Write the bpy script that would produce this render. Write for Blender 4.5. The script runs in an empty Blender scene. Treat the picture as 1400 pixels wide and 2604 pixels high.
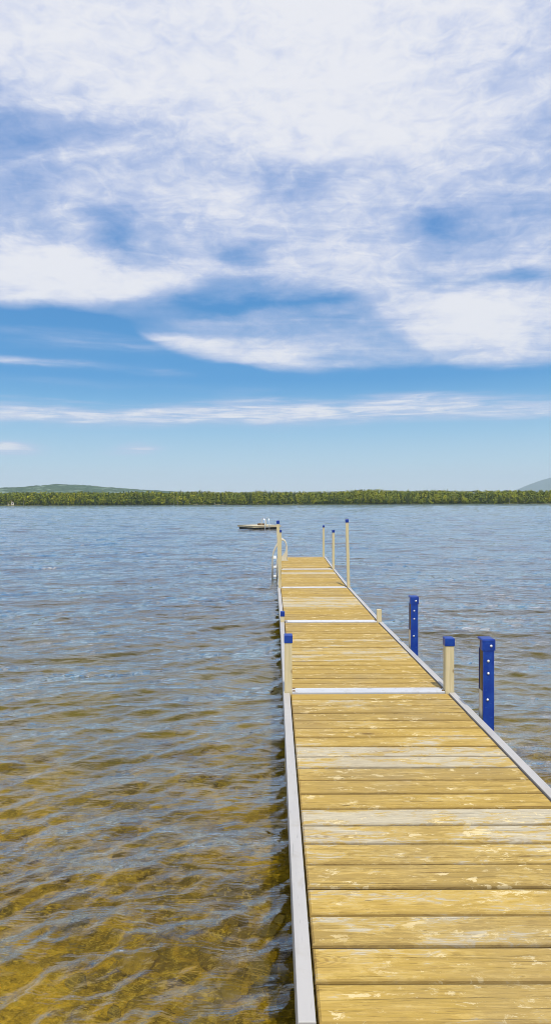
import bpy, bmesh, math, random
import numpy as np
from mathutils import Vector, Matrix, noise as mnoise
R = math.radians
random.seed(7); rng = np.random.default_rng(11)
sc = bpy.context.scene
col = sc.collection
F = 1640.0; CAMZ = 1.90            # focal length (in 1/2576ths of the frame height) and eye height over the lake

# ------------------------------------------------------------------ node helpers
class N:
    """tiny wrapper: builds math nodes from python arithmetic"""
    nt = None
    def __init__(s, v): s.v = v
    @staticmethod
    def m(op, *a, clamp=False):
        n = N.nt.nodes.new('ShaderNodeMath'); n.operation = op; n.use_clamp = clamp
        for i, x in enumerate(a):
            if isinstance(x, N): N.nt.links.new(x.v, n.inputs[i])
            else: n.inputs[i].default_value = float(x)
        return N(n.outputs[0])
    def __add__(s, o): return N.m('ADD', s, o)
    def __radd__(s, o): return N.m('ADD', o, s)
    def __sub__(s, o): return N.m('SUBTRACT', s, o)
    def __rsub__(s, o): return N.m('SUBTRACT', o, s)
    def __mul__(s, o): return N.m('MULTIPLY', s, o)
    def __rmul__(s, o): return N.m('MULTIPLY', o, s)
    def __truediv__(s, o): return N.m('DIVIDE', s, o)
    def clamp(s): return N.m('ADD', s, 0.0, clamp=True)
def sstep(x, a, b):
    n = N.nt.nodes.new('ShaderNodeMapRange'); n.interpolation_type = 'SMOOTHSTEP'
    N.nt.links.new(x.v, n.inputs[0])
    n.inputs[1].default_value = a; n.inputs[2].default_value = b
    n.inputs[3].default_value = 0; n.inputs[4].default_value = 1
    return N(n.outputs[0])
def combine(x, y, z):
    n = N.nt.nodes.new('ShaderNodeCombineXYZ')
    for i, q in enumerate((x, y, z)):
        if isinstance(q, N): N.nt.links.new(q.v, n.inputs[i])
        else: n.inputs[i].default_value = q
    return N(n.outputs[0])
def noise(vec, scale=1, detail=4, rough=0.5, dist=0.0, lac=2.0):
    n = N.nt.nodes.new('ShaderNodeTexNoise')
    n.inputs['Scale'].default_value = scale; n.inputs['Detail'].default_value = detail
    n.inputs['Roughness'].default_value = rough; n.inputs['Distortion'].default_value = dist
    n.inputs['Lacunarity'].default_value = lac
    if vec is not None: N.nt.links.new(vec.v, n.inputs['Vector'])
    return N(n.outputs[0])
def voronoi(vec, scale=1, feature='F1', rnd=1.0, out='Distance'):
    n = N.nt.nodes.new('ShaderNodeTexVoronoi'); n.feature = feature
    n.inputs['Scale'].default_value = scale; n.inputs['Randomness'].default_value = rnd
    N.nt.links.new(vec.v, n.inputs['Vector'])
    return N(n.outputs[out])
def mapping(vec, rot=(0,0,0), scale=(1,1,1), loc=(0,0,0)):
    n = N.nt.nodes.new('ShaderNodeMapping')
    n.inputs['Rotation'].default_value = rot; n.inputs['Scale'].default_value = scale; n.inputs['Location'].default_value = loc
    N.nt.links.new(vec.v, n.inputs[0]); return N(n.outputs[0])
def mixc(f, a, b, mode='MIX'):
    n = N.nt.nodes.new('ShaderNodeMix'); n.data_type = 'RGBA'; n.blend_type = mode
    for sock, q in ((n.inputs[0], f), (n.inputs[6], a), (n.inputs[7], b)):
        if isinstance(q, N): N.nt.links.new(q.v, sock)
        elif isinstance(q, tuple): sock.default_value = (*q, 1)
        else: sock.default_value = q
    return N(n.outputs[2])
def ramp(f, stops, interp='LINEAR'):
    n = N.nt.nodes.new('ShaderNodeValToRGB'); n.color_ramp.interpolation = interp
    e = n.color_ramp.elements
    while len(e) < len(stops): e.new(0.5)
    for i, (p, c) in enumerate(stops):
        e[i].position = p; e[i].color = (*c, 1)
    N.nt.links.new(f.v, n.inputs[0]); return N(n.outputs[0])
def coord(kind='Object'):
    n = N.nt.nodes.new('ShaderNodeTexCoord'); return N(n.outputs[kind])
def worldpos():
    n = N.nt.nodes.new('ShaderNodeNewGeometry'); return N(n.outputs['Position'])
def sep(vec):
    n = N.nt.nodes.new('ShaderNodeSeparateXYZ'); N.nt.links.new(vec.v, n.inputs[0])
    return N(n.outputs[0]), N(n.outputs[1]), N(n.outputs[2])
def attr(name, out='Fac'):
    n = N.nt.nodes.new('ShaderNodeAttribute'); n.attribute_name = name; return N(n.outputs[out])
def bump(h, strength=1.0, dist=0.01, normal=None):
    n = N.nt.nodes.new('ShaderNodeBump')
    if isinstance(strength, N): N.nt.links.new(strength.v, n.inputs['Strength'])
    else: n.inputs['Strength'].default_value = strength
    n.inputs['Distance'].default_value = dist
    N.nt.links.new(h.v, n.inputs['Height'])
    if normal is not None: N.nt.links.new(normal.v, n.inputs['Normal'])
    return N(n.outputs[0])
def new_mat(name):
    m = bpy.data.materials.new(name); m.use_nodes = True
    nt = m.node_tree; nt.nodes.clear(); N.nt = nt
    out = nt.nodes.new('ShaderNodeOutputMaterial')
    return m, nt, out
def principled(nt, out, colr, rough=0.5, metal=0.0, spec=0.5, nrm=None, trans=None):
    b = nt.nodes.new('ShaderNodeBsdfPrincipled')
    for key, q in (('Base Color', colr), ('Roughness', rough), ('Metallic', metal), ('Specular IOR Level', spec)):
        if isinstance(q, N): nt.links.new(q.v, b.inputs[key])
        elif isinstance(q, tuple): b.inputs[key].default_value = (*q, 1)
        else: b.inputs[key].default_value = q
    if nrm is not None: nt.links.new(nrm.v, b.inputs['Normal'])
    nt.links.new(b.outputs[0], out.inputs['Surface'])
    return b

# ------------------------------------------------------------------ materials
def mat_deck():
    m, nt, out = new_mat('weathered_deck_wood')
    p = coord('Object'); x, y, z = sep(p)
    rnd = attr('plank_random'); wear = attr('plank_wear')
    q = combine(x + rnd * 37.0, y, rnd * 91.0)
    grain = noise(mapping(q, scale=(2.2, 75, 1)), 1, 5, 0.62, 0.6)
    fine = noise(mapping(q, scale=(14, 330, 1)), 1, 3, 0.6)
    blot = noise(mapping(q, scale=(2.6, 9, 1)), 1, 4, 0.6, 0.5)
    flake = noise(mapping(q, scale=(9, 42, 1)), 1, 6, 0.72, 1.2)
    # colour of the sound wood, plank by plank
    sound = mixc(rnd, (0.49, 0.32, 0.062), (0.37, 0.25, 0.070))
    sound = mixc(sstep(grain, 0.35, 0.75), sound, (0.53, 0.35, 0.09))
    sound = mixc(sstep(fine, 0.52, 0.74) * 0.75, sound, (0.20, 0.12, 0.035))
    dark = sstep(noise(mapping(q, scale=(1.4, 60, 1), loc=(3, 1, 0)), 1, 6, 0.7, 1.0), 0.57, 0.70)
    sound = mixc(dark * 0.85, sound, (0.19, 0.105, 0.026))
    # worn patches: pale, a little lavender, flaky rim
    wv = blot * 0.48 + flake * 0.52 + wear * 0.16
    worn = sstep(wv, 0.575, 0.66)
    pale = mixc(sstep(fine, 0.35, 0.7), (0.66, 0.60, 0.44), (0.44, 0.39, 0.29))
    base = mixc(worn * 0.80, sound, pale)
    rim = sstep(wv, 0.52, 0.575) * (1.0 - worn)
    base = mixc(rim * 0.4, base, (0.72, 0.51, 0.15))
    chips = sstep(noise(mapping(q, scale=(11, 24, 1), loc=(7, 2, 0)), 1, 8, 0.76, 0.3), 0.56, 0.60) * sstep(noise(mapping(q, scale=(3, 8, 1), loc=(2, 7, 0)), 1, 3, 0.5), 0.42, 0.56)
    base = mixc(chips * 0.75, base, (0.84, 0.68, 0.36))
    stain = sstep(noise(mapping(p, scale=(1.3, 1.0, 1), loc=(9, 9, 0)), 1, 6, 0.6), 0.48, 0.68)
    base = mixc(stain * 0.30, base, (0.34, 0.26, 0.14))
    # knots: sparse, elongated rings
    kd = voronoi(mapping(q, scale=(1.7, 6.2, 1)), 1)
    kc = voronoi(mapping(q, scale=(1.7, 6.2, 1)), 1, out='Color')
    kx, ky, kz = sep(kc)
    pick = sstep(kx, 0.66, 0.70)
    core = (1.0 - sstep(kd, 0.05, 0.10)) * pick
    ringw = N.m('SINE', (kd + (grain - 0.5) * 0.04) * 170.0) * 0.5 + 0.5
    rings = (1.0 - sstep(kd, 0.08, 0.34)) * pick * sstep(ringw, 0.45, 0.9)
    base = mixc(rings * 0.65, base, (0.27, 0.16, 0.045))
    base = mixc(core * 0.75, base, (0.10, 0.055, 0.02))
    # short dark splinter marks
    spl = sstep(noise(mapping(q, scale=(7, 95, 1), loc=(1, 9, 0)), 1, 2, 0.5), 0.735, 0.77)
    base = mixc(spl * 0.8, base, (0.09, 0.05, 0.02))
    base = mixc(attr('plank_edge') * 0.9, base, (0.055, 0.032, 0.012))  # side faces darkened: gap dirt, plus the gaps' shade put into the colour
    h = grain * 0.8 + fine * 0.35 - core * 0.8 - spl * 0.8 - dark * 0.6 + flake * 0.4
    principled(nt, out, base, 0.72, spec=0.25, nrm=bump(h, 0.8, 0.0035))
    return m
def mat_post(name, a, b):
    m, nt, out = new_mat(name)
    p = coord('Object')
    g = noise(mapping(p, scale=(60, 60, 3)), 1, 5, 0.6, 0.4)
    bl = noise(mapping(p, scale=(8, 8, 5), loc=(4, 2, 0)), 1, 3, 0.5)
    kd = voronoi(mapping(p, scale=(9, 9, 7)), 1)
    c = mixc(sstep(g, 0.3, 0.7), a, b)
    c = mixc(sstep(bl, 0.5, 0.7) * 0.35, c, (0.42, 0.38, 0.30))
    c = mixc((1.0 - sstep(kd, 0.06, 0.16)) * 0.7, c, (0.16, 0.09, 0.04))
    principled(nt, out, c, 0.75, spec=0.2, nrm=bump(g, 0.5, 0.002))
    return m
def mat_alu(name, base, rough=0.45, metal=0.35, stretch=(3, 40, 3)):
    m, nt, out = new_mat(name)
    p = coord('Object')
    s = noise(mapping(p, scale=stretch), 1, 4, 0.6)
    d = noise(p, 5.5, 6, 0.65, 0.6)
    sc_ = noise(mapping(p, scale=(stretch[0]*5, stretch[1]*4, 20)), 1, 2, 0.5)
    c = mixc(sstep(s, 0.35, 0.7) * 0.3, base, tuple(v * 0.8 for v in base))
    c = mixc(sstep(d, 0.52, 0.70) * 0.40, c, (0.42, 0.38, 0.30))
    c = mixc(sstep(sc_, 0.66, 0.72) * 0.5, c, (0.30, 0.29, 0.27))
    principled(nt, out, c, sstep(d, 0.3, 0.8) * 0.3 + rough - 0.1, metal=metal, nrm=bump(s, 0.25, 0.001))
    return m
def mat_blue():
    m, nt, out = new_mat('blue_vinyl')
    p = coord('Object')
    d = noise(p, 9, 5, 0.6)
    sc_ = noise(mapping(p, scale=(30, 30, 140)), 1, 3, 0.6)
    c = mixc(sstep(d, 0.4, 0.7) * 0.8, (0.001, 0.030, 0.25), (0.003, 0.060, 0.33))
    c = mixc(sstep(sc_, 0.60, 0.72) * 0.5, c, (0.05, 0.12, 0.42))
    principled(nt, out, c, sstep(d, 0.3, 0.8) * 0.25 + 0.28, nrm=bump(d, 0.15, 0.004))
    return m
def mat_plain(name, c, rough=0.6, metal=0.0, var=0.25, scale=6):
    m, nt, out = new_mat(name)
    d = noise(coord('Object'), scale, 5, 0.6)
    cc = mixc(sstep(d, 0.35, 0.75) * var, c, tuple(v * 0.45 for v in c))
    principled(nt, out, cc, rough, metal=metal, nrm=bump(d, 0.15, 0.003))
    return m
def mat_bed():
    m, nt, out = new_mat('lake_bed_sand')
    p = worldpos()
    a = noise(p, 0.9, 5, 0.6, 0.6); b = noise(p, 4.5, 6, 0.65, 1.0); c = noise(p, 22, 4, 0.65, 0.5)
    col_ = mixc(sstep(b, 0.40, 0.62), (0.26, 0.18, 0.02), (0.98, 0.62, 0.05))
    col_ = mixc(sstep(a, 0.48, 0.60) * 0.85, col_, (0.12, 0.09, 0.045))
    col_ = mixc(sstep(c, 0.53, 0.62) * 0.8, col_, (0.98, 0.70, 0.12))
    col_ = mixc(sstep(c, 0.46, 0.34) * 0.6, col_, (0.07, 0.05, 0.02))
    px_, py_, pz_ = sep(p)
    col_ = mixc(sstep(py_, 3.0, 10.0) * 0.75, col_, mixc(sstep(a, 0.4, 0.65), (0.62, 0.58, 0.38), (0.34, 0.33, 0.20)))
    principled(nt, out, col_, 0.9, spec=0.1, nrm=bump(c + b, 0.8, 0.02))
    return m
def mat_stone():
    m, nt, out = new_mat('wet_stone')
    p = worldpos(); r = attr('tone')
    b = noise(p, 30, 4, 0.6)
    c = ramp(r, [(0, (0.10, 0.07, 0.035)), (0.35, (0.32, 0.22, 0.06)), (0.6, (0.62, 0.42, 0.07)), (0.8, (0.24, 0.21, 0.16)), (1, (0.85, 0.60, 0.12))])
    c = mixc(sstep(b, 0.4, 0.7) * 0.5, c, (0.12, 0.09, 0.03))
    principled(nt, out, c, 0.8, spec=0.2, nrm=bump(b, 0.5, 0.01))
    return m
def mat_water():
    m, nt, out = new_mat('lake_water')
    p = worldpos(); x, y, z = sep(p)
    left = noise(mapping(p, rot=(0, 0, R(-50)), scale=(2.4, 9.0, 1)), 1, 4, 0.5, 0.6)
    right = noise(mapping(p, rot=(0, 0, R(12)), scale=(3.4, 9.0, 1)), 1, 4, 0.5, 0.6)
    side = sstep(x - y * 0.02, -0.2, 2.2)
    h1 = left + side * (right - left)
    far = noise(mapping(p, scale=(0.35, 0.6, 1)), 1, 8, 0.48, 0.3)
    nr = bump(h1, 1.0, 0.019)
    nr = bump(far, 1.0, 0.25, nr)
    nd = nt.nodes
    lw = nd.new('ShaderNodeLayerWeight'); lw.inputs[0].default_value = 0.5; nt.links.new(nr.v, lw.inputs['Normal'])
    frv = N.m('POWER', N.m('MAXIMUM', (N(lw.outputs['Facing']) - 0.36) * (1 / 0.64), 0.0), 1.55) * 0.97 + 0.02
    gl = nd.new('ShaderNodeBsdfGlossy'); gl.inputs['Roughness'].default_value = 0.02
    gl.inputs['Color'].default_value = (0.97, 0.98, 1, 1); nt.links.new(nr.v, gl.inputs['Normal'])
    rf = nd.new('ShaderNodeBsdfRefraction'); rf.inputs['IOR'].default_value = 1.33; rf.inputs['Roughness'].default_value = 0.0
    nt.links.new(nr.v, rf.inputs['Normal'])
    tr = nd.new('ShaderNodeBsdfTransparent')
    a = nd.new('ShaderNodeMixShader'); a.inputs[0].default_value = 0.5
    nt.links.new(rf.outputs[0], a.inputs[1]); nt.links.new(tr.outputs[0], a.inputs[2])
    b = nd.new('ShaderNodeMixShader'); nt.links.new(frv.v, b.inputs[0])
    nt.links.new(a.outputs[0], b.inputs[1]); nt.links.new(gl.outputs[0], b.inputs[2])
    nt.links.new(b.outputs[0], out.inputs['Surface'])
    va = nd.new('ShaderNodeVolumeAbsorption'); va.inputs['Color'].default_value = (0.80, 0.77, 0.22, 1); va.inputs['Density'].default_value = 0.75
    nt.links.new(va.outputs[0], out.inputs['Volume'])
    return m
def mat_leaf():
    m, nt, out = new_mat('wood_foliage')
    t = attr('tone'); p = worldpos()
    c = ramp(t, [(0, (0.030, 0.055, 0.008)), (0.3, (0.10, 0.135, 0.008)), (0.65, (0.25, 0.265, 0.006)), (1, (0.46, 0.41, 0.008))])
    b = noise(p, 0.35, 3, 0.6)
    c = mixc(sstep(b, 0.4, 0.65) * 0.5, c, (0.075, 0.105, 0.016))
    bs = principled(nt, out, c, 0.75, spec=0.15)
    return m
def mat_hill(name, lo, hi, field):
    m, nt, out = new_mat(name)
    p = worldpos()
    a = noise(mapping(p, scale=(1, 1, 3)), 0.012, 6, 0.65)
    b = noise(p, 0.06, 4, 0.7)
    c = mixc(sstep(b, 0.35, 0.65), lo, hi)
    c = mixc(sstep(a, 0.55, 0.62) * 0.8, c, field)
    principled(nt, out, c, 0.95, spec=0.05)
    return m

M = dict(
    deck=mat_deck(),
    post=mat_post('pine_post', (0.68, 0.58, 0.35), (0.56, 0.47, 0.26)),
    post_dark=mat_post('shaded_post_wood', (0.20, 0.13, 0.05), (0.14, 0.09, 0.04)),  # bumper timber: shade of its dock-side face put into a darker wood colour
    rail=mat_alu('aluminium_rail', (0.54, 0.51, 0.465), metal=0.1, stretch=(40, 3, 40)),
    strip=mat_alu('ridged_aluminium', (0.66, 0.67, 0.68), 0.38, 0.25),
    blue=mat_blue(),
    bolt=mat_plain('galvanised_bolt', (0.75, 0.76, 0.78), 0.3, 0.7, 0.2, 60),
    cream=mat_plain('cream_plastic', (0.64, 0.58, 0.43), 0.4, 0, 0.2, 14),
    white=mat_plain('white_plastic', (0.86, 0.86, 0.82), 0.35, 0, 0.1, 14),
    black=mat_plain('black_float', (0.015, 0.015, 0.014), 0.5),
    raftwood=mat_plain('raft_timber', (0.66, 0.56, 0.36), 0.8, 0, 0.35, 3),
    brown=mat_plain('brown_timber', (0.22, 0.14, 0.07), 0.8, 0, 0.4, 10),
    steel=mat_plain('polished_tube', (0.85, 0.87, 0.88), 0.22, 0.6, 0.1, 10),
    bed=mat_bed(), stone=mat_stone(), water=mat_water(), leaf=mat_leaf(),
    trunk=mat_plain('pale_bark', (0.38, 0.36, 0.26), 0.9, 0, 0.4, 3),
    bank=mat_hill('far_ground', (0.06, 0.09, 0.03), (0.16, 0.17, 0.06), (0.36, 0.33, 0.18)),
    hillwood=mat_hill('hill_woodland', (0.025, 0.055, 0.03), (0.09, 0.14, 0.07), (0.22, 0.28, 0.20)),
    mountain=mat_hill('mountain_forest', (0.03, 0.05, 0.03), (0.05, 0.075, 0.04), (0.07, 0.10, 0.06)),
    wall=mat_plain('cabin_board', (0.80, 0.70, 0.55), 0.8, 0, 0.2, 1),
    roof=mat_plain('cabin_shingle', (0.30, 0.17, 0.09), 0.8, 0, 0.3, 2),
    pane=mat_plain('window_pane', (0.03, 0.04, 0.05), 0.15, 0, 0.2, 1),
    lawn=mat_plain('lawn', (0.30, 0.28, 0.06), 0.9, 0, 0.4, 0.5),
)

# ------------------------------------------------------------------ mesh helpers
class MB:
    def __init__(s): s.v = []; s.f = []; s.att = {}
    def box(s, x0, x1, y0, y1, z0, z1, c=0.0, zoff=None, **att):
        """axis aligned box with a chamfer c along its top edges; zoff(x,y) moves it"""
        zo = zoff or (lambda x, y: (0, 0))
        b = len(s.v)
        if c > 0:
            rings = [(0, z0), (0, z1 - c), (c * 0.3, z1 - c * 0.3), (c, z1)]
        else: rings = [(0, z0), (0, z1)]
        for ins, z in rings:
            for (x, y) in ((x0 + ins, y0 + ins), (x1 - ins, y0 + ins), (x1 - ins, y1 - ins), (x0 + ins, y1 - ins)):
                dx, dz = zo(x, y); s.v.append((x + dx, y, z + dz))
        nf0 = len(s.f)
        s.f.append((b + 3, b + 2, b + 1, b))
        for r in range(len(rings) - 1):
            for i in range(4):
                j = (i + 1) % 4; s.f.append((b + r*4 + i, b + r*4 + j, b + r*4 + 4 + j, b + r*4 + 4 + i))
        t = b + (len(rings) - 1) * 4
        s.f.append((t, t + 1, t + 2, t + 3))
        for k, val in att.items(): s.att.setdefault(k, []).extend([val] * (len(s.f) - nf0))
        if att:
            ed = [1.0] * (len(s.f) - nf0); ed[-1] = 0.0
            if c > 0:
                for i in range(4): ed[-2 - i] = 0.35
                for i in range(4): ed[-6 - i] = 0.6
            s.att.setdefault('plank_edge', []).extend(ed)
    def prism(s, pts, y0, y1):
        """outline in (x, z), extruded along y"""
        b = len(s.v); n = len(pts)
        for y in (y0, y1):
            for x, z in pts: s.v.append((x, y, z))
        s.f.append(tuple(b + i for i in range(n))); s.f.append(tuple(b + n + i for i in reversed(range(n))))
        for i in range(n):
            j = (i + 1) % n; s.f.append((b + j, b + i, b + n + i, b + n + j))
    def tube(s, pts, r, n=8, sx=1.0):
        b = len(s.v); pts = [Vector(p) for p in pts]
        for i, p in enumerate(pts):
            d = (pts[min(i + 1, len(pts) - 1)] - pts[max(i - 1, 0)]).normalized()
            a = d.cross(Vector((0, 1, 0)))
            if a.length < 0.05: a = d.cross(Vector((1, 0, 0)))
            a.normalize(); c = d.cross(a).normalized()
            rr = r[i] if isinstance(r, (list, tuple)) else r
            for k in range(n):
                t = 2 * math.pi * k / n
                s.v.append(tuple(p + a * (rr * math.cos(t)) + c * (rr * sx * math.sin(t))))
        for i in range(len(pts) - 1):
            for k in range(n):
                l = (k + 1) % n; s.f.append((b + i*n + k, b + i*n + l, b + (i+1)*n + l, b + (i+1)*n + k))
        s.f.append(tuple(b + k for k in reversed(range(n)))); e = b + (len(pts) - 1) * n
        s.f.append(tuple(e + k for k in range(n)))
    def build(s, name, mat, parent=None, smooth=False, loc=None):
        me = bpy.data.meshes.new(name); me.from_pydata(s.v, [], s.f); me.update()
        bm = bmesh.new(); bm.from_mesh(me); bmesh.ops.recalc_face_normals(bm, faces=bm.faces); bm.to_mesh(me); bm.free()
        for k, vals in s.att.items():
            a = me.attributes.new(k, 'FLOAT', 'FACE'); a.data.foreach_set('value', vals)
        me.materials.append(mat)
        if smooth: me.polygons.foreach_set('use_smooth', [True] * len(me.polygons))
        o = bpy.data.objects.new(name, me); col.objects.link(o)
        if parent: o.parent = parent
        if loc: o.location = loc
        return o
def tag(o, label=None, cat=None, group=None, kind=None):
    if label: o['label'] = label
    if cat: o['category'] = cat
    if group: o['group'] = group
    if kind: o['kind'] = kind
    return o
def empty(name, loc=(0, 0, 0), rot=(0, 0, 0)):
    o = bpy.data.objects.new(name, None); o.empty_display_size = 0.1
    o.location = loc; o.rotation_euler = rot; col.objects.link(o); return o
def grid_mesh(name, X, Y, Z, mat, smooth=True):
    r, c = X.shape
    co = np.stack([X, Y, Z], -1).reshape(-1, 3).astype(np.float32)
    idx = np.arange(r * c).reshape(r, c)
    q = np.stack([idx[:-1, :-1], idx[:-1, 1:], idx[1:, 1:], idx[1:, :-1]], -1).reshape(-1, 4).astype(np.int32)
    me = bpy.data.meshes.new(name)
    me.vertices.add(len(co)); me.vertices.foreach_set('co', co.ravel())
    me.loops.add(q.size); me.loops.foreach_set('vertex_index', q.ravel())
    me.polygons.add(len(q)); me.polygons.foreach_set('loop_start', np.arange(0, q.size, 4, dtype=np.int32))
    me.polygons.foreach_set('use_smooth', np.full(len(q), smooth))
    me.update(calc_edges=True); me.materials.append(mat)
    o = bpy.data.objects.new(name, me); col.objects.link(o); return o

# ------------------------------------------------------------------ lake surface, bed, far bank
def fan(rows, cols, ymax, half):
    s = 2.6 * (ymax / 2.6) ** np.linspace(0, 1, rows) * 1.0
    s = s - 0.0
    yy = s - 3.6
    w = (s) * half + 1.0
    X = np.linspace(-1, 1, cols)[None, :] * w[:, None]
    Y = np.repeat(yy[:, None], cols, 1)
    return X, Y, s
def waves(X, Y, res):
    """sum of many short crested wave trains; left of the dock the crests run out to the far right, right of it across"""
    H = np.zeros_like(X)
    side = np.clip((X - Y * 0.02 + 0.2) / 2.4, 0, 1); side = side * side * (3 - 2 * side)
    for which, crest, spread, wgt in ((0, 40, 21, 1 - side), (1, -8, 24, side), (2, 8, 22, 0.62)):
        for i in range(46):
            lam = 0.075 * (0.95 / 0.075) ** (rng.random() ** 1.4) if i < 36 else 1.2 * (6.0 / 1.2) ** rng.random()
            th = R(crest + 90 + rng.normal(0, spread if lam < 1.2 else 35))
            k = 2 * math.pi / lam
            slope = 0.070 if lam < 0.32 else (0.046 if lam < 0.6 else 0.022)
            if lam > 1.2: slope = 0.022
            att = 1 / (1 + (res * 2.6 / lam) ** 4)
            gx = rng.uniform(0.15, 0.35) / max(lam, 0.3)
            env = 0.65 + 0.6 * np.sin(gx * (X * math.sin(th) - Y * math.cos(th)) + rng.uniform(0, 6.28)) * np.sin(gx * 0.8 * (X * math.cos(th) + Y * math.sin(th)) + rng.uniform(0, 6.28))
            ph = k * (X * math.cos(th) + Y * math.sin(th)) + rng.uniform(0, 6.28)
            H += wgt * att * env * (slope / k) * (np.sin(ph) - 0.28 * np.cos(2 * ph))
    return H
X, Y, s = fan(1450, 820, 640, 0.95)
res = np.repeat((s * 0.0042)[:, None], X.shape[1], 1)
H = waves(X, Y, res)
water = grid_mesh('lake_water', X, Y, H, M['water'])
tag(water, 'clear rippled lake water, brown by the dock and blue further out', 'lake', kind='structure')

def bed_depth(X, Y):
    d = np.interp(Y, [-8, -4, 0, 3, 6, 12, 20, 60, 560, 590, 640], [0.15, -0.25, -0.48, -0.62, -0.85, -1.3, -2.0, -3.5, -3.5, -0.4, 1.2])
    return d
X, Y, s = fan(420, 420, 660, 1.05)
Z = bed_depth(X, Y) + 0.03 * np.sin(X * 2.1 + 1.3 * np.sin(Y * 1.7)) + 0.03 * np.sin(Y * 2.9 + X * 0.9) + 0.015 * np.sin(X * 7 + Y * 5)
bed = grid_mesh('lake_bed', X, Y, Z, M['bed']); tag(bed, 'yellow brown sandy lake bed', 'lake bed', kind='structure')

# stones and pebbles lying on the bed near the dock
def stones():
    vs = []; fs = []; tone = []
    bm = bmesh.new(); bmesh.ops.create_icosphere(bm, subdivisions=2, radius=1)
    base = np.array([v.co[:] for v in bm.verts]); faces = np.array([[v.index for v in f.verts] for f in bm.faces]); bm.free()
    n = 0
    for i in range(1900):
        y = -0.6 + 8.5 * random.random() ** 1.3; x = random.uniform(-5.5, 4.8) * (0.45 + y * 0.12)
        r = 0.025 + 0.075 * random.random() ** 2.2
        if random.random() < 0.035: r = random.uniform(0.08, 0.13)
        z = float(bed_depth(np.array([x]), np.array([y]))[0])
        sx, sy, sz = r * random.uniform(0.8, 1.4), r * random.uniform(0.8, 1.4), r * random.uniform(0.18, 0.36)
        a = random.uniform(0, 6.28)
        wob = 1 + 0.16 * np.sin(base @ rng.normal(0, 2.5, 3) + 1)[:, None]
        b = base * wob * np.array([sx, sy, sz])
        b = np.stack([b[:, 0] * math.cos(a) - b[:, 1] * math.sin(a) + x, b[:, 0] * math.sin(a) + b[:, 1] * math.cos(a) + y, b[:, 2] + z], 1)
        vs.append(b); fs.append(faces + n); n += len(b); tone += [random.random()] * len(faces)
    me = bpy.data.meshes.new('lake_bed_stones'); me.from_pydata(np.concatenate(vs).tolist(), [], np.concatenate(fs).tolist())
    a_ = me.attributes.new('tone', 'FLOAT', 'FACE'); a_.data.foreach_set('value', tone)
    me.polygons.foreach_set('use_smooth', [True] * len(me.polygons)); me.materials.append(M['stone'])
    o = bpy.data.objects.new('lake_bed_stones', me); col.objects.link(o)
    tag(o, 'brown and yellow stones under the shallow water beside the dock', 'stones', kind='stuff')
stones()

def fbm2(X, Y, scale, octv=4, seed=0):
    r = np.random.default_rng(seed); out = np.zeros_like(X); amp = 1.0
    for o in range(octv):
        for k in range(5):
            th = r.uniform(0, 6.28); f = scale * (2 ** o) * r.uniform(0.7, 1.4)
            out += amp * np.sin(f * (X * math.cos(th) + Y * math.sin(th)) + r.uniform(0, 6.28)) / 5
        amp *= 0.5
    return out
SHORE = 575.0
def bank_h(x, y):
    t = np.clip((y - SHORE + 6) / 160, 0, 1)
    rise = np.interp(x, [-600, -300, -150, 0, 60, 95, 140, 175, 230, 600], [3.2, 3.0, 1.2, 1.0, 2.2, 4.6, 3.2, 3.8, 2.0, 2.2])
    return -0.6 + 1.0 * np.clip((y - SHORE + 6) / 12, 0, 1) + t * rise
xs = np.linspace(-1400, 1400, 240); ys = np.concatenate([np.linspace(SHORE - 8, SHORE + 200, 60), np.linspace(SHORE + 230, 13500, 50)])
X, Y = np.meshgrid(xs, ys); X = X * (1 + np.clip(Y - 800, 0, None) / 1600)
grd = grid_mesh('far_shore_ground', X, Y, bank_h(X, Y), M['bank']); tag(grd, 'low wooded ground along the far shore', 'ground', kind='structure')

def hill(name, cx, cy, prof, depth, mat, label, rough, seed):
    xs = np.linspace(prof[0][0], prof[-1][0], 260); ys = np.linspace(-depth, depth, 60)
    X, Y = np.meshgrid(xs, ys)
    h = np.interp(X, [p[0] for p in prof], [p[1] for p in prof])
    k = np.ones(9) / 9
    h = np.apply_along_axis(lambda r_: np.convolve(np.pad(r_, 4, mode='edge'), k, 'valid'), 1, h)
    Z = h * np.cos(Y / depth * math.pi / 2) ** 1.2
    Z = Z + rough * fbm2(X, Y, 0.02, 4, seed) * np.clip(Z / 20, 0, 1) + rough * 0.7 * rng.normal(0, 1, X.shape) * np.clip(Z / 20, 0, 1)
    o = grid_mesh(name, X + cx, Y + cy, Z - 3, mat); tag(o, label, 'hill', kind='structure')
def atpx(px, D): return (px - 692.5) / F * D
D = 2800
hill('hill', 0, D, [(atpx(-900, D), 0), (atpx(-500, D), 60), (atpx(-150, D), 66), (atpx(0, D), 69), (atpx(80, D), 72), (atpx(150, D), 82), (atpx(205, D), 83), (atpx(260, D), 74), (atpx(330, D), 63), (atpx(430, D), 53), (atpx(520, D), 46), (atpx(700, D), 30), (atpx(950, D), 0)],
     900, M['hillwood'], 'long low wooded hill on the left beyond the far shore', 2.0, 3)
D = 12000
hill('mountain', 0, D, [(atpx(1240, D), 0), (atpx(1290, D), 161), (atpx(1318, D), 250), (atpx(1345, D), 345), (atpx(1385, D), 445), (atpx(1440, D), 512), (atpx(1560, D), 480), (atpx(1750, D), 260), (atpx(1950, D), 0)],
     1600, M['mountain'], 'hazy blue mountain rising beyond the far shore on the right', 3.0, 5)

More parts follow.
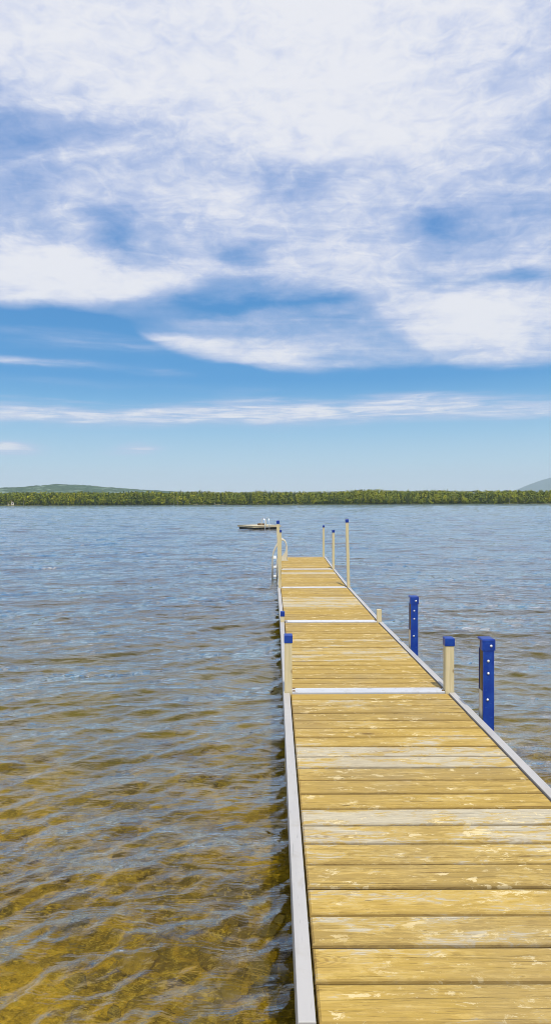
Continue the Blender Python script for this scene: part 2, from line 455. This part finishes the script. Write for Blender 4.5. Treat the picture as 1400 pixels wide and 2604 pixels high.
# ------------------------------------------------------------------ far wood
def crown_faces(cx, cy, z0, h, w, conif, n, V, Fc, T, tone0):
    """leaf clumps: small tilted quads through the crown's volume"""
    for k in range(n):
        t = random.random()
        if conif: t = t ** 1.3; rad = w * (1 - t) * 0.9 + 0.15
        else: rad = w * math.sqrt(max(0.02, 1 - (2 * t - 0.95) ** 2))
        a = random.uniform(0, 6.28); rr = rad * random.uniform(0.45, 1.0) * (1 + 0.25 * math.sin(3 * a + cx) * math.cos(5 * t + cy))
        p = Vector((cx + rr * math.cos(a), cy + rr * math.sin(a), z0 + h * (0.12 + 0.88 * t)))
        nrm = Vector((math.cos(a) * 0.9, math.sin(a) * 0.9, 0.2 + 1.1 * t + random.uniform(-.4, .4))).normalized()
        u = nrm.cross(Vector((random.uniform(-1, 1), random.uniform(-1, 1), random.uniform(-1, 1)))).normalized(); v = nrm.cross(u)
        sz = random.uniform(0.35, 0.85) * (0.6 if conif else 0.85)
        b = len(V)
        for (q, s_) in ((-1, -1), (1, -0.8), (0.9, 1), (-0.8, 0.9)):
            V.append(tuple(p + u * (q * sz) + v * (s_ * sz * 0.8)))
        Fc.append((b, b + 1, b + 2, b + 3)); T.append(min(1, max(0, tone0 + random.uniform(-0.28, 0.28))))
V, Fc, T = [], [], []
rows = [0, 5, 11, 18, 27, 38, 52, 70, 95, 125, 160]
for ri, ry in enumerate(rows):
    x = -330.0
    while x < 330:
        x += random.uniform(1.7, 4.2) * (1 + ri * 0.05)
        y = SHORE + ry + random.uniform(-2, 2.5) + (4 if ri == 0 else 0)
        if abs(x + 238) < 9 and ri == 0: continue
        conif = random.random() < (0.26 if ri < 3 else 0.14)
        z0 = float(bank_h(np.array([x]), np.array([y]))[0])
        clump = 0.5 + 0.5 * mnoise.noise(Vector((x * 0.03, y * 0.05, 2)))
        h = random.uniform(10.0, 12.0) * (0.84 + 0.32 * clump)
        if ri == 0: h *= random.uniform(0.45, 0.8)
        if ri == 1: h *= random.uniform(0.75, 0.95)
        if conif: h *= 1.03
        tone = (0.10 if conif else 0.50 + 0.35 * (clump - 0.5) + random.uniform(-0.16, 0.2)) + (0.05 if ri > 3 else -0.05)
        crown_faces(x, y, z0 - 0.5, h, random.uniform(1.3, 1.9) if conif else random.uniform(2.4, 4.2), conif, 130 if ri < 4 else 80, V, Fc, T, tone)
me = bpy.data.meshes.new('far_wood'); me.from_pydata(V, [], Fc)
a_ = me.attributes.new('tone', 'FLOAT', 'FACE'); a_.data.foreach_set('value', T); me.materials.append(M['leaf'])
wood = bpy.data.objects.new('far_wood', me); col.objects.link(wood)
tag(wood, 'dense mixed green wood lining the whole far shore', 'wood', kind='stuff')

def birch(px, label, h=9.5):
    x = atpx(px, SHORE); y = SHORE + 1.5
    z0 = float(bank_h(np.array([x]), np.array([y]))[0])
    root = empty('birch_tree', (x, y, z0)); tag(root, label, 'tree', 'pale trunked trees on the far shore')
    mb = MB(); lean = random.uniform(-0.4, 0.4)
    mb.tube([(0, 0, -0.5), (lean * 0.4, 0, h * 0.35), (lean, 0, h * 0.7), (lean * 1.3, 0, h * 0.95)], [0.2, 0.17, 0.12, 0.05], 7)
    for k in range(4):
        zz = h * (0.4 + 0.13 * k); sgn = 1 if k % 2 else -1
        mb.tube([(lean * 0.7, 0, zz), (lean * 0.7 + sgn * 0.9, 0.2, zz + 0.9), (lean * 0.7 + sgn * 1.5, 0.3, zz + 1.9)], [0.12, 0.09, 0.04], 5)
    mb.build('trunk', M['trunk'], root)
    v_, f_, t_ = [], [], []
    crown_faces(0, 0.8, h * 0.4, h * 0.6, 1.5, False, 60, v_, f_, t_, 0.75)
    me = bpy.data.meshes.new('crown'); me.from_pydata(v_, [], f_)
    q = me.attributes.new('tone', 'FLOAT', 'FACE'); q.data.foreach_set('value', t_); me.materials.append(M['leaf'])
    o = bpy.data.objects.new('crown', me); col.objects.link(o); o.parent = root
birch(59, 'pale trunked tree on the far shore, nearest to the small cabin', 8.5)
birch(436, 'left one of two pale trunks close together on the far shore, left of the raft', 7.5)
birch(446, 'right one of two pale trunks close together on the far shore, left of the raft', 7.5)
birch(1281, 'pale trunked tree on the far shore, rightmost, below the mountain foot', 8)

# cabin on the far shore
cab = empty('cabin', (atpx(27, SHORE + 3), SHORE + 4, float(bank_h(np.array([-238.]), np.array([SHORE + 4.]))[0]) + 0.2), (0, 0, R(14)))
tag(cab, 'small pale lakeside cabin with brown gable roof at the left end of the far shore', 'cabin')
mb = MB(); mb.prism([(-2.6, -1.0), (2.6, -1.0), (2.6, 2.2), (0, 4.0), (-2.6, 2.2)], 0, 6); mb.build('wall', M['wall'], cab)
mb = MB()
for sg in (-1, 1): mb.prism([(0, 4.02), (sg * 3.1, 1.86), (sg * 3.1, 2.06), (0, 4.25)], -0.5, 6.5)
rf = mb.build('roof', M['roof'], cab)
mb = MB(); mb.box(1.1, 1.6, 3, 3.5, 2.9, 5.0); mb.build('chimney', M['roof'], rf)
for wx in (-1.6, 0.9):
    mb = MB(); mb.box(wx - 0.1, wx + 0.9, -0.08, 0.03, 0.5, 1.7); w_ = mb.build('window', M['white'], cab)
    mb = MB(); mb.box(wx, wx + 0.8, -0.12, -0.07, 0.6, 1.6); mb.build('pane', M['pane'], w_)
mb = MB(); mb.box(-0.45, 0.35, -0.08, 0.03, -0.3, 1.7); mb.build('door', M['brown'], cab)
mb = MB(); mb.box(-4.5, 9, -5.5, 0, -1.0, -0.35); mb.build('terrace', M['lawn'], cab)

# ------------------------------------------------------------------ the dock
JY = [-1.52, 1.62, 4.64, 7.80, 10.96, 14.12, 17.24]                 # where each section ends
JH = [1.29, 1.316, 1.3665, 1.441, 1.442, 1.457, 1.455]               # eye height above the deck there
JX = [0.0, 0.0, 0.0, 0.0, -0.02, 0.012, 0.055]
XL, XR = 0.052, 1.276
def dock_z(y): return CAMZ - float(np.interp(y, JY, JH))
def dock_x(y): return float(np.interp(y, JY, JX))
zo = lambda x, y: (dock_x(y), dock_z(y))
dock = empty('dock', (0, 0, 0))
tag(dock, 'long narrow dock of worn tan planks with pale aluminium edges', 'dock')
RW = 0.046                                                            # width of the rail's top flange
worn = {}
for k, v_ in ((1, {13: .75, 14: 1.0, 12: .6, 11: .35, 3: .15, 5: .15, 6: .7, 7: .95, 8: .3}), (2, {0: .1, 6: .45, 7: .6, 8: .65, 9: .5, 10: .35, 12: .55}),
              (3, {7: .8, 8: .9, 9: .95, 10: .7, 11: .6, 12: .9, 6: .5}), (4, {14: 1.3, 15: 1.2, 8: .2}), (5, {4: .2})):
    worn[k] = v_
# worn planks of the first section, counted from its near end (frame bottom)
worn[1] = {0: .10, 1: .28, 2: .48, 3: .25, 4: .2, 5: .42, 6: .62, 7: .95, 8: .10, 9: .05, 10: .18, 11: .85, 12: .9, 13: .45, 14: .1, 17: .15, 18: .35}
for k in range(6):
    y0 = JY[k] + (0.14 if k >= 2 else 0.0); y1 = JY[k + 1]
    L = y1 - y0
    n = 20
    pitch = L / n; mb = MB()
    for i in range(n):
        a = y0 + i * pitch
        g = 0.0085 + random.uniform(-0.001, 0.002)
        dz = random.uniform(-0.0015, 0.0015); tilt = random.uniform(-0.001, 0.001)
        zf = lambda x, y, dz=dz, tilt=tilt: (dock_x(y), dock_z(y) + dz + tilt * (x - 0.6))
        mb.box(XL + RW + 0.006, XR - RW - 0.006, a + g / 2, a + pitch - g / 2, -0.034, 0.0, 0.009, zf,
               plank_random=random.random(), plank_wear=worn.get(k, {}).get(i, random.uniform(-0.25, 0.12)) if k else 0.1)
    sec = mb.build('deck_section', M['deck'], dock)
    # dark joists below, visible through the gaps only
    mb = MB()
    for jx in (0.28, 0.66, 1.04): mb.box(jx, jx + 0.04, y0, y1, -0.15, -0.036, 0, zo)
    mb.build('joist', M['brown'], dock)
    # two edge rails per section: channel with a flat top flange and a deep outer web
    for sx0, web0, web1, lip in ((XL, XL, XL + 0.005, XL + RW - 0.004), (XR - RW, XR - 0.005, XR, XR - RW)):
        mb = MB()
        e = 0.006
        mb.box(sx0, sx0 + RW, JY[k] + e, y1 - e, -0.004, 0.006, 0.003, zo)
        mb.box(web0, web1, JY[k] + e, y1 - e, -0.155, -0.0045, 0, zo)
        mb.box(lip, lip + 0.004, JY[k] + e, y1 - e, -0.045, -0.0045, 0, zo)
        mb.box(min(web0, sx0), min(web0, sx0) + 0.03 if sx0 == XL else XR, JY[k] + e, y1 - e, -0.160, -0.1555, 0, zo) if sx0 == XL else mb.box(XR - 0.03, XR, JY[k] + e, y1 - e, -0.160, -0.1555, 0, zo)
        mb.build('side_rail', M['rail'], dock)
for k in range(2, 6):                                                 # ridged covers over the joints
    y0 = JY[k]; mb = MB()
    if k < 6:
        mb.box(XL + RW + 0.015, XR - RW - 0.015, y0 + 0.008, y0 + 0.132, -0.02, 0.002, 0, zo)
        for j in range(5):
            yy = y0 + 0.014 + j * 0.0245
            mb.box(XL + RW + 0.015, XR - RW - 0.015, yy, yy + 0.013, 0.0025, 0.008, 0.003, zo)
        js = mb.build('joint_strip', M['strip'], dock)
        for bx_ in (XL + RW + 0.03, XR - RW - 0.03):
            for by_ in (y0 + 0.035, y0 + 0.105):
                mb = MB(); zz = dock_z(by_) + 0.008; bx2 = bx_ + dock_x(by_)
                mb.tube([(bx2, by_, zz), (bx2, by_, zz + 0.004), (bx2, by_, zz + 0.007)], [0.011, 0.010, 0.005], 8)
                mb.build('bolt', M['brown'], js)
mb = MB(); mb.box(XL, XR, JY[6] + 0.004, JY[6] + 0.05, -0.155, 0.012, 0.004, lambda x, y: (dock_x(17.24), dock_z(17.24))); mb.build('end_rail', M['rail'], dock)

# posts
def post(x, y, w, h, label, cap=True, lean=0.0, mat='post', capz=0.055, d=None, seam=None):
    zd = dock_z(y); d = d or w
    root = empty('dock_post', (x, y, zd), (0, math.atan2(lean, max(h, 0.3)), 0))
    tag(root, label, 'post', 'posts standing along the dock edges')
    low = -zd - 0.9 - y * 0.09
    mb = MB(); mb.box(-w/2, w/2, -d/2, d/2, low, h - (0.008 if cap else 0), 0.003); mb.build('shaft', M[mat], root)
    if cap:
        e = 0.0035
        mb = MB(); mb.box(-w/2 - e, w/2 + e, -d/2 - e, d/2 + e, h - capz, h + 0.003, 0.007); mb.build('cap', M['blue'], root)
    # steel pocket bracket the post slides through, under the deck edge
    return root
post(0.088, 4.672, 0.053, 0.418, 'knee high pine post with blue cap, left edge, first joint from the viewer')
post(1.239, 4.672, 0.062, 0.392, 'knee high pine post with blue cap, right edge, between the two blue bumpers')
post(0.080, 7.830, 0.048, 0.128, 'very short stub post with blue cap on the left edge behind the nearest left post')
post(1.240, 7.830, 0.056, 0.150, 'short pale stub post without a cap on the right edge', cap=False)
post(0.072, 10.99, 0.047, 1.136, 'tall pine post with dark blue cap, left edge, in front of the raft', lean=-0.033)
post(1.228, 10.99, 0.047, 1.155, 'tallest pine post with dark blue cap on the right edge, leaning slightly left', lean=-0.028)
post(0.108, 14.15, 0.045, 0.860, 'blue capped post almost hidden behind the tall left post')
post(1.252, 14.15, 0.052, 0.854, 'greyish post with blue cap on the right edge, second from the far end')
post(1.265, 17.20, 0.046, 0.845, 'pale post with dark cap at the far right corner of the dock')

# blue bumpers: timber with blue vinyl folded over front, top and outer side
def bumper(y, label):
    x = 1.302 + dock_x(y)
    root = empty('bumper', (x, y, dock_z(y))); tag(root, label, 'bumper', 'blue bumpers outside the right edge')
    w, d, h = 0.063, 0.080, 0.484
    mb = MB(); mb.box(0.002, w, 0.003, d, -0.42, h - 0.006, 0); mb.build('timber', M['post_dark'], root)
    mb = MB(); mb.box(-0.0035, 0.0, 0.010, d - 0.01, -0.10, 0.160, 0.0); mb.box(0.0, 0.0015, 0.010, d - 0.01, -0.10, 0.160, 0.0)
    mb.build('bracket', M['cream'], root)
    mb = MB()
    mb.box(-0.002, w + 0.003, -0.006, 0.0025, -0.40, h - 0.062, 0.0)          # front strip
    mb.box(w + 0.0005, w + 0.007, 0.003, d, -0.40, h - 0.062, 0.0)             # outer strip
    mb.box(-0.001, w + 0.003, d + 0.0005, d + 0.007, -0.40, h - 0.062, 0.0)    # back strip
    mb.build('vinyl_strip', M['blue'], root)
    mb = MB()
    mb.box(-0.009, w + 0.010, -0.010, d + 0.010, h - 0.004, h + 0.010, 0.008)
    mb.box(-0.009, w + 0.010, -0.010, -0.0015, h - 0.0615, h - 0.0045, 0.0)
    mb.box(w + 0.002, w + 0.010, -0.001, d + 0.010, h - 0.0615, h - 0.0045, 0.0)
    mb.box(-0.009, -0.001, -0.001, 0.030, h - 0.0615, h - 0.0045, 0.0)
    mb.build('cap', M['blue'], root)
    for dz, px in ((0.032, 0.046), (0.128, 0.030), (0.206, 0.030), (0.372, 0.026)):
        mb = MB(); yy = -0.0105 if dz < 0.05 else -0.0065
        mb.tube([(px, yy, h - dz), (px, yy - 0.003, h - dz)], 0.0085, 12)
        mb.tube([(px, yy - 0.003, h - dz), (px, yy - 0.006, h - dz), (px, yy - 0.009, h - dz)], [0.0075, 0.007, 0.003], 10)
        mb.build('bolt', M['bolt'], root)
    return root
bumper(4.09, 'bright blue bolted bumper beside the right edge, the nearer and larger of the two')
bumper(6.28, 'bright blue bolted bumper beside the right edge, the farther and smaller of the two')

# swim ladder over the left edge near the far end
ly = 16.2; lz = dock_z(ly); lx = 0.0
lad = empty('swim_ladder', (0, ly, lz)); tag(lad, 'cream plastic swim ladder with arched handrails over the left edge near the far end', 'ladder')
arch = [(0.283, 0.02), (0.283, 0.18), (0.280, 0.33), (0.262, 0.43), (0.225, 0.50), (0.175, 0.525), (0.12, 0.50), (0.06, 0.43), (0.0, 0.33), (-0.05, 0.22), (-0.075, 0.10), (-0.082, -0.05), (-0.082, -0.62)]
for yy in (0.0, 0.46):
    mb = MB(); mb.tube([(a, yy, b) for a, b in arch], 0.016, 9)
    r_ = mb.build('handrail', M['cream'], lad, True)
    mb = MB()
    mb.prism([(0.135, 0.012), (0.297, 0.012), (0.297, 0.30), (0.262, 0.36), (0.258, 0.25), (0.225, 0.16), (0.175, 0.10), (0.14, 0.07)], yy - 0.014, yy + 0.014)
    mb.box(0.125, 0.31, yy - 0.04, yy + 0.04, 0.007, 0.024, 0.004)
    mb.build('foot_plate', M['cream'], r_)
    mb = MB(); mb.tube([(0.125, yy, 0.05), (0.05, yy, 0.03), (0.034, yy, -0.03), (0.034, yy, -0.60)], 0.015, 8)
    mb.build('stringer', M['cream'], lad, True)
for i, zz in enumerate((0.075, -0.155, -0.385)):
    mb = MB(); mb.box(-0.062, 0.020, 0.0, 0.46, zz - 0.02, zz + 0.02, 0.006); mb.build('tread', M['white'], lad)

# swimming raft further out
ang = math.atan2(1.11, 1.8)
raft = empty('swim_raft', (-1.59, 45.8, 0), (0, 0, ang)); tag(raft, 'pale timber swim raft on black floats, anchored in the open water', 'raft')
RWd, RL = 2.35, 2.3
mb = MB()
for i in range(15):
    a = i * RWd / 15; mb.box(a + 0.004, a + RWd / 15 - 0.004, 0, RL, 0.232, 0.262, 0.004)
mb.build('deck', M['raftwood'], raft)
mb = MB(); mb.box(0.02, RWd - 0.02, 0.02, 0.06, 0.13, 0.2315); mb.box(0.02, RWd - 0.02, RL - 0.06, RL - 0.02, 0.13, 0.2315)
mb.box(0.02, 0.06, 0.061, RL - 0.061, 0.13, 0.2315); mb.box(RWd - 0.06, RWd - 0.02, 0.061, RL - 0.061, 0.13, 0.2315)
mb.build('frame', M['raftwood'], raft)
for i in range(4):
    for j in range(2):
        mb = MB(); mb.box(0.10 + i * 0.56, 0.10 + i * 0.56 + 0.50, 0.08 + j * 1.1, 1.1 + j * 1.1, -0.25, 0.129, 0.03); mb.build('float', M['black'], raft)
for xx in (0.95, 1.32):
    mb = MB()
    pts = [(xx, 0.42, 0.262), (xx, 0.40, 0.58), (xx, 0.33, 0.74), (xx, 0.20, 0.81), (xx, 0.06, 0.76), (xx, -0.03, 0.60), (xx, -0.05, 0.3), (xx, -0.05, -0.35)]
    mb.tube(pts, 0.03, 8); mb.build('ladder_rail', M['steel'], raft, True)
for zz in (0.14, -0.1):
    mb = MB(); mb.tube([(0.95, -0.05, zz), (1.14, -0.052, zz), (1.32, -0.05, zz)], 0.025, 8); mb.build('rung', M['steel'], raft)
bx = empty('box', (-1.02, 47.1, 0.263), (0, 0, R(20))); tag(bx, 'small low brown box lying on the raft deck beside its ladder', 'box')
mb = MB(); mb.box(-0.24, 0.24, -0.15, 0.15, 0, 0.10, 0.01); mb.build('body', M['brown'], bx)
mb = MB(); mb.box(-0.26, 0.26, -0.17, 0.17, 0.1005, 0.125, 0.006); mb.build('lid', M['brown'], bx)

# ------------------------------------------------------------------ haze
HZ = (-9000, 10500, -30, 14500, -5.5, 560)
mb = MB(); mb.box(*HZ)
hm, nt, out = new_mat('lake_haze')
pv = nt.nodes.new('ShaderNodeVolumePrincipled'); pv.inputs['Color'].default_value = (0.72, 0.87, 1.0, 1); pv.inputs['Density'].default_value = 8.5e-5
pv.inputs['Anisotropy'].default_value = 0.0
nt.links.new(pv.outputs[0], out.inputs['Volume'])
hz = mb.build('haze', hm); tag(hz, 'thin blue haze over the lake and far hills', 'haze', kind='stuff')

# ------------------------------------------------------------------ sky
SUN_EL, SUN_AZ = 58, 173            # azimuth clockwise from +Y (the way the camera looks)
w = bpy.data.worlds.new('World'); sc.world = w; w.use_nodes = True
nt = w.node_tree; nt.nodes.clear(); N.nt = nt
wo = nt.nodes.new('ShaderNodeOutputWorld'); bg = nt.nodes.new('ShaderNodeBackground'); bg.inputs[1].default_value = 0.1
sky = nt.nodes.new('ShaderNodeTexSky'); sky.sky_type = 'NISHITA'; sky.sun_disc = False
sky.sun_elevation = R(SUN_EL); sky.sun_rotation = R(SUN_AZ)
dx, dy, dz = sep(coord('Generated'))
az = N.m('ARCTAN2', dx, dy) * (180 / math.pi); el = N.m('ARCSINE', dz) * (180 / math.pi)
def AZ(px): return math.degrees(math.atan((px - 692.5) / F))
def EL(px, py): return math.degrees(math.atan((1264 - py) / F * math.cos(math.radians(AZ(px)))))
den = N.m('MAXIMUM', dz, 0.0) + 0.09
pl = combine(dx / den, dy / den, 0.0)
sph = combine(az * 0.1, el * 0.16, 0.0)
warp = noise(mapping(sph, scale=(0.7, 1.3, 1)), 1.1, 5, 0.55)
warp2 = noise(mapping(sph, scale=(0.7, 1.3, 1), loc=(5.3, 1.7, 0)), 1.1, 5, 0.55)
azw = az + (warp - 0.5) * 9.0; elw = el + (warp2 - 0.5) * 5.0
elw_s = el + (warp2 - 0.5) * 1.6
big = noise(mapping(pl, rot=(0, 0, R(20)), scale=(0.75, 1.0, 1), loc=(2.4, 0.6, 0)), 1.0, 9, 0.58, 0.5)
fil = noise(mapping(pl, rot=(0, 0, R(-35)), scale=(1.2, 3.6, 1), loc=(1.0, 4.0, 0)), 1.5, 10, 0.61, 0.7)
soft = noise(mapping(sph, rot=(0, 0, R(-25)), scale=(1.0, 1.5, 1), loc=(7, 3, 0)), 1.6, 8, 0.6, 0.6)
puff = noise(mapping(sph, rot=(0, 0, R(-15)), scale=(1.0, 1.3, 1), loc=(3, 13, 0)), 4.5, 6, 0.62, 0.8)
def blob(px, py, wx, wy, amp, e=None):
    a0, e0 = AZ(px), EL(px, py); sa = wx / F * 57.3; se = wy / F * 57.3
    u = (azw - a0) * (1 / sa); v = ((e or elw) - e0) * (1 / se)
    return N.m('EXPONENT', (u * u + v * v) * -1.0) * amp
# the two cloud decks' lower edges, as elevation against azimuth
def curve_of_az(pts):
    n = nt.nodes.new('ShaderNodeFloatCurve'); c = n.mapping.curves[0]
    lo, hi = -40.0, 40.0
    n.mapping.use_clip = False
    P = [((a - lo) / (hi - lo), e / 40.0) for a, e in pts]
    c.points[0].location = P[0]; c.points[1].location = P[-1]
    for p_ in P[1:-1]: c.points.new(*p_)
    n.mapping.update()
    t = (az - lo) * (1 / (hi - lo))
    nt.links.new(t.clamp().v, n.inputs[1])
    return N(n.outputs[0]) * 40.0
edgeA = curve_of_az([(-40, EL(0, 775))] + [(AZ(p), EL(p, q)) for p, q in ((0, 772), (150, 778), (300, 768), (420, 770), (560, 722), (700, 728), (800, 738), (900, 780), (1000, 860), (1100, 900), (1385, 930))] + [(40, 12)])
edgeB = curve_of_az([(-40, EL(0, 800))] + [(AZ(p), EL(p, q)) for p, q in ((0, 800), (280, 800), (380, 860), (480, 905), (600, 922), (700, 942), (900, 948), (1100, 930), (1250, 938), (1385, 938))] + [(40, 12)])
ew = el + (warp2 - 0.5) * 0.9 + (soft - 0.5) * 0.5
A = sstep(ew - edgeA, -0.15, 1.6)
B = sstep(ew - edgeB, -0.12, 1.1)
layer = A * 0.72 + (1.0 - A) * B * (sstep(az, -12.0, 1.0) * 0.34 + 0.14)
cover = layer
for b_ in ((150, 715, 300, 45, .45), (60, 660, 120, 30, .15), (330, 720, 120, 40, .2), (1290, 830, 200, 80, .30), (1180, 770, 120, 50, .2),
           (690, 890, 150, 45, .42), (1050, 860, 200, 60, .3), (400, 850, 150, 22, .42), (560, 895, 130, 18, .32), (480, 800, 110, 14, .3), (450, 850, 120, 40, .22), (800, 250, 330, 150, .25), (700, 60, 700, 130, .30), (100, 120, 300, 110, .25), (620, 680, 110, 25, .18),
           (860, 640, 120, 60, .16), (1000, 330, 260, 60, .12), (420, 480, 150, 60, .08)):
    cover = cover + blob(*b_) * sstep(ew - edgeB, -0.2, 0.5)
for b_ in ((40, 430, 130, 130, -.34), (290, 590, 60, 60, -.55), (760, 475, 110, 45, -.38), (610, 628, 75, 32, -.55), (1130, 572, 90, 34, -.50), (1345, 440, 110, 70, -.25),
           (1330, 688, 80, 20, -.60), (1160, 715, 110, 34, -.42), (960, 880, 110, 60, -.25), (600, 758, 170, 20, -.55), (820, 770, 90, 16, -.3), (200, 790, 200, 20, -.3), (210, 330, 200, 60, -.18), (560, 390, 180, 60, -.14),
           (1250, 560, 150, 40, -.1), (830, 790, 130, 40, -.18), (60, 590, 90, 30, -.15), (900, 600, 60, 20, -.22), (400, 630, 60, 25, -.25)):
    cover = cover + blob(*b_) * (0.85 if b_[4] < 0 else 1.0)
lowmask = 1.0 - sstep(ew - edgeB, -0.3, 0.3)
cover = cover + (big - 0.5) * 0.75 * layer + (fil - 0.5) * 1.0 * (layer + 0.12) + (soft - 0.5) * 0.85 * (layer + 0.12) + (puff - 0.5) * 0.55 * (layer + 0.08)
# low streaks
low = None
for b_ in ((60, 909, 230, 9, .62), (430, 941, 60, 9, .35), (100, 1001, 170, 5, .28), (150, 1044, 380, 24, .85), (620, 1046, 260, 28, .65), (1080, 1036, 420, 25, .85), (1090, 1004, 160, 18, .45),
           (1330, 1050, 200, 14, .4), (60, 828, 260, 10, .22), (640, 1010, 160, 10, .30), (960, 1012, 100, 16, .3), (20, 1127, 75, 17, 1.1), (345, 1128, 65, 14, .75), (300, 868, 200, 16, .3), (180, 960, 260, 12, .2), (250, 1095, 120, 7, .16), (600, 985, 140, 12, .2), (150, 870, 300, 22, .12)):
    q = blob(*b_, e=elw_s); low = q if low is None else low + q
tex = sstep(noise(mapping(sph, scale=(1.0, 7.0, 1), loc=(2, 8, 0)), 2.0, 7, 0.6, 0.5), 0.25, 0.75)
low = low * (tex * 0.8 + 0.55)
cover = cover + low
alpha = sstep(cover + A * 0.08, 0.0, 1.05)
# blue of the air by height above the horizon
e1 = (el * (1 / 45.0)).clamp()
blue = ramp(e1, [(0.0, (0.80, 0.81, 0.86)), (0.03, (0.72, 0.79, 0.87)), (0.075, (0.48, 0.70, 0.86)), (0.13, (0.28, 0.57, 0.83)), (0.18, (0.12, 0.43, 0.77)), (0.235, (0.022, 0.30, 0.70)), (0.36, (0.020, 0.25, 0.63)), (0.55, (0.045, 0.24, 0.64)), (1.0, (0.10, 0.26, 0.60))])
white = mixc(sstep(cover + (puff - 0.5) * 0.6 + (fil - 0.5) * 0.4, 0.45, 1.25), (0.54, 0.61, 0.83), (0.83, 0.84, 0.895))
blue10 = mixc(1.0, blue, (10.0, 10.0, 10.0), 'MULTIPLY')
white10 = mixc(1.0, white, (10.0, 10.0, 10.0), 'MULTIPLY')
air = mixc(0.88, N(sky.outputs[0]), blue10)
final = mixc(alpha, air, white10)
nt.links.new(final.v, bg.inputs[0]); nt.links.new(bg.outputs[0], wo.inputs[0])

sl = bpy.data.lights.new('sun', 'SUN'); sl.energy = 3.4; sl.angle = R(0.5); sl.color = (1.0, 0.955, 0.88)
so = bpy.data.objects.new('sun', sl); col.objects.link(so)
a_, e_ = R(SUN_AZ), R(SUN_EL)
dvec = Vector((math.sin(a_) * math.cos(e_), math.cos(a_) * math.cos(e_), math.sin(e_)))
so.rotation_euler = dvec.to_track_quat('Z', 'Y').to_euler(); so.location = (0, -5, 10)

# ------------------------------------------------------------------ camera
cam = bpy.data.cameras.new('camera'); co = bpy.data.objects.new('camera', cam); col.objects.link(co)
cam.sensor_fit = 'VERTICAL'; cam.sensor_height = 24; cam.lens = 24 * F / 2576; cam.clip_start = 0.05; cam.clip_end = 30000
co.matrix_world = Matrix.Translation((0, 0, CAMZ)) @ Matrix.Rotation(R(90 - 0.84), 4, 'X') @ Matrix.Rotation(R(-0.20), 4, 'Z')
sc.camera = co
sc.view_settings.view_transform = 'Standard'; sc.view_settings.look = 'None'
sc.view_settings.exposure = 0.0; sc.view_settings.gamma = 1.0
sc.cycles.use_denoising = True; sc.cycles.denoising_prefilter = 'ACCURATE'
sc.cycles.caustics_refractive = False; sc.cycles.caustics_reflective = False
sc.cycles.max_bounces = 10; sc.cycles.transparent_max_bounces = 16; sc.cycles.volume_bounces = 1
sc.cycles.sample_clamp_indirect = 4.0
sc.cycles.pixel_filter_type = 'BLACKMAN_HARRIS'; sc.cycles.filter_width = 0.9
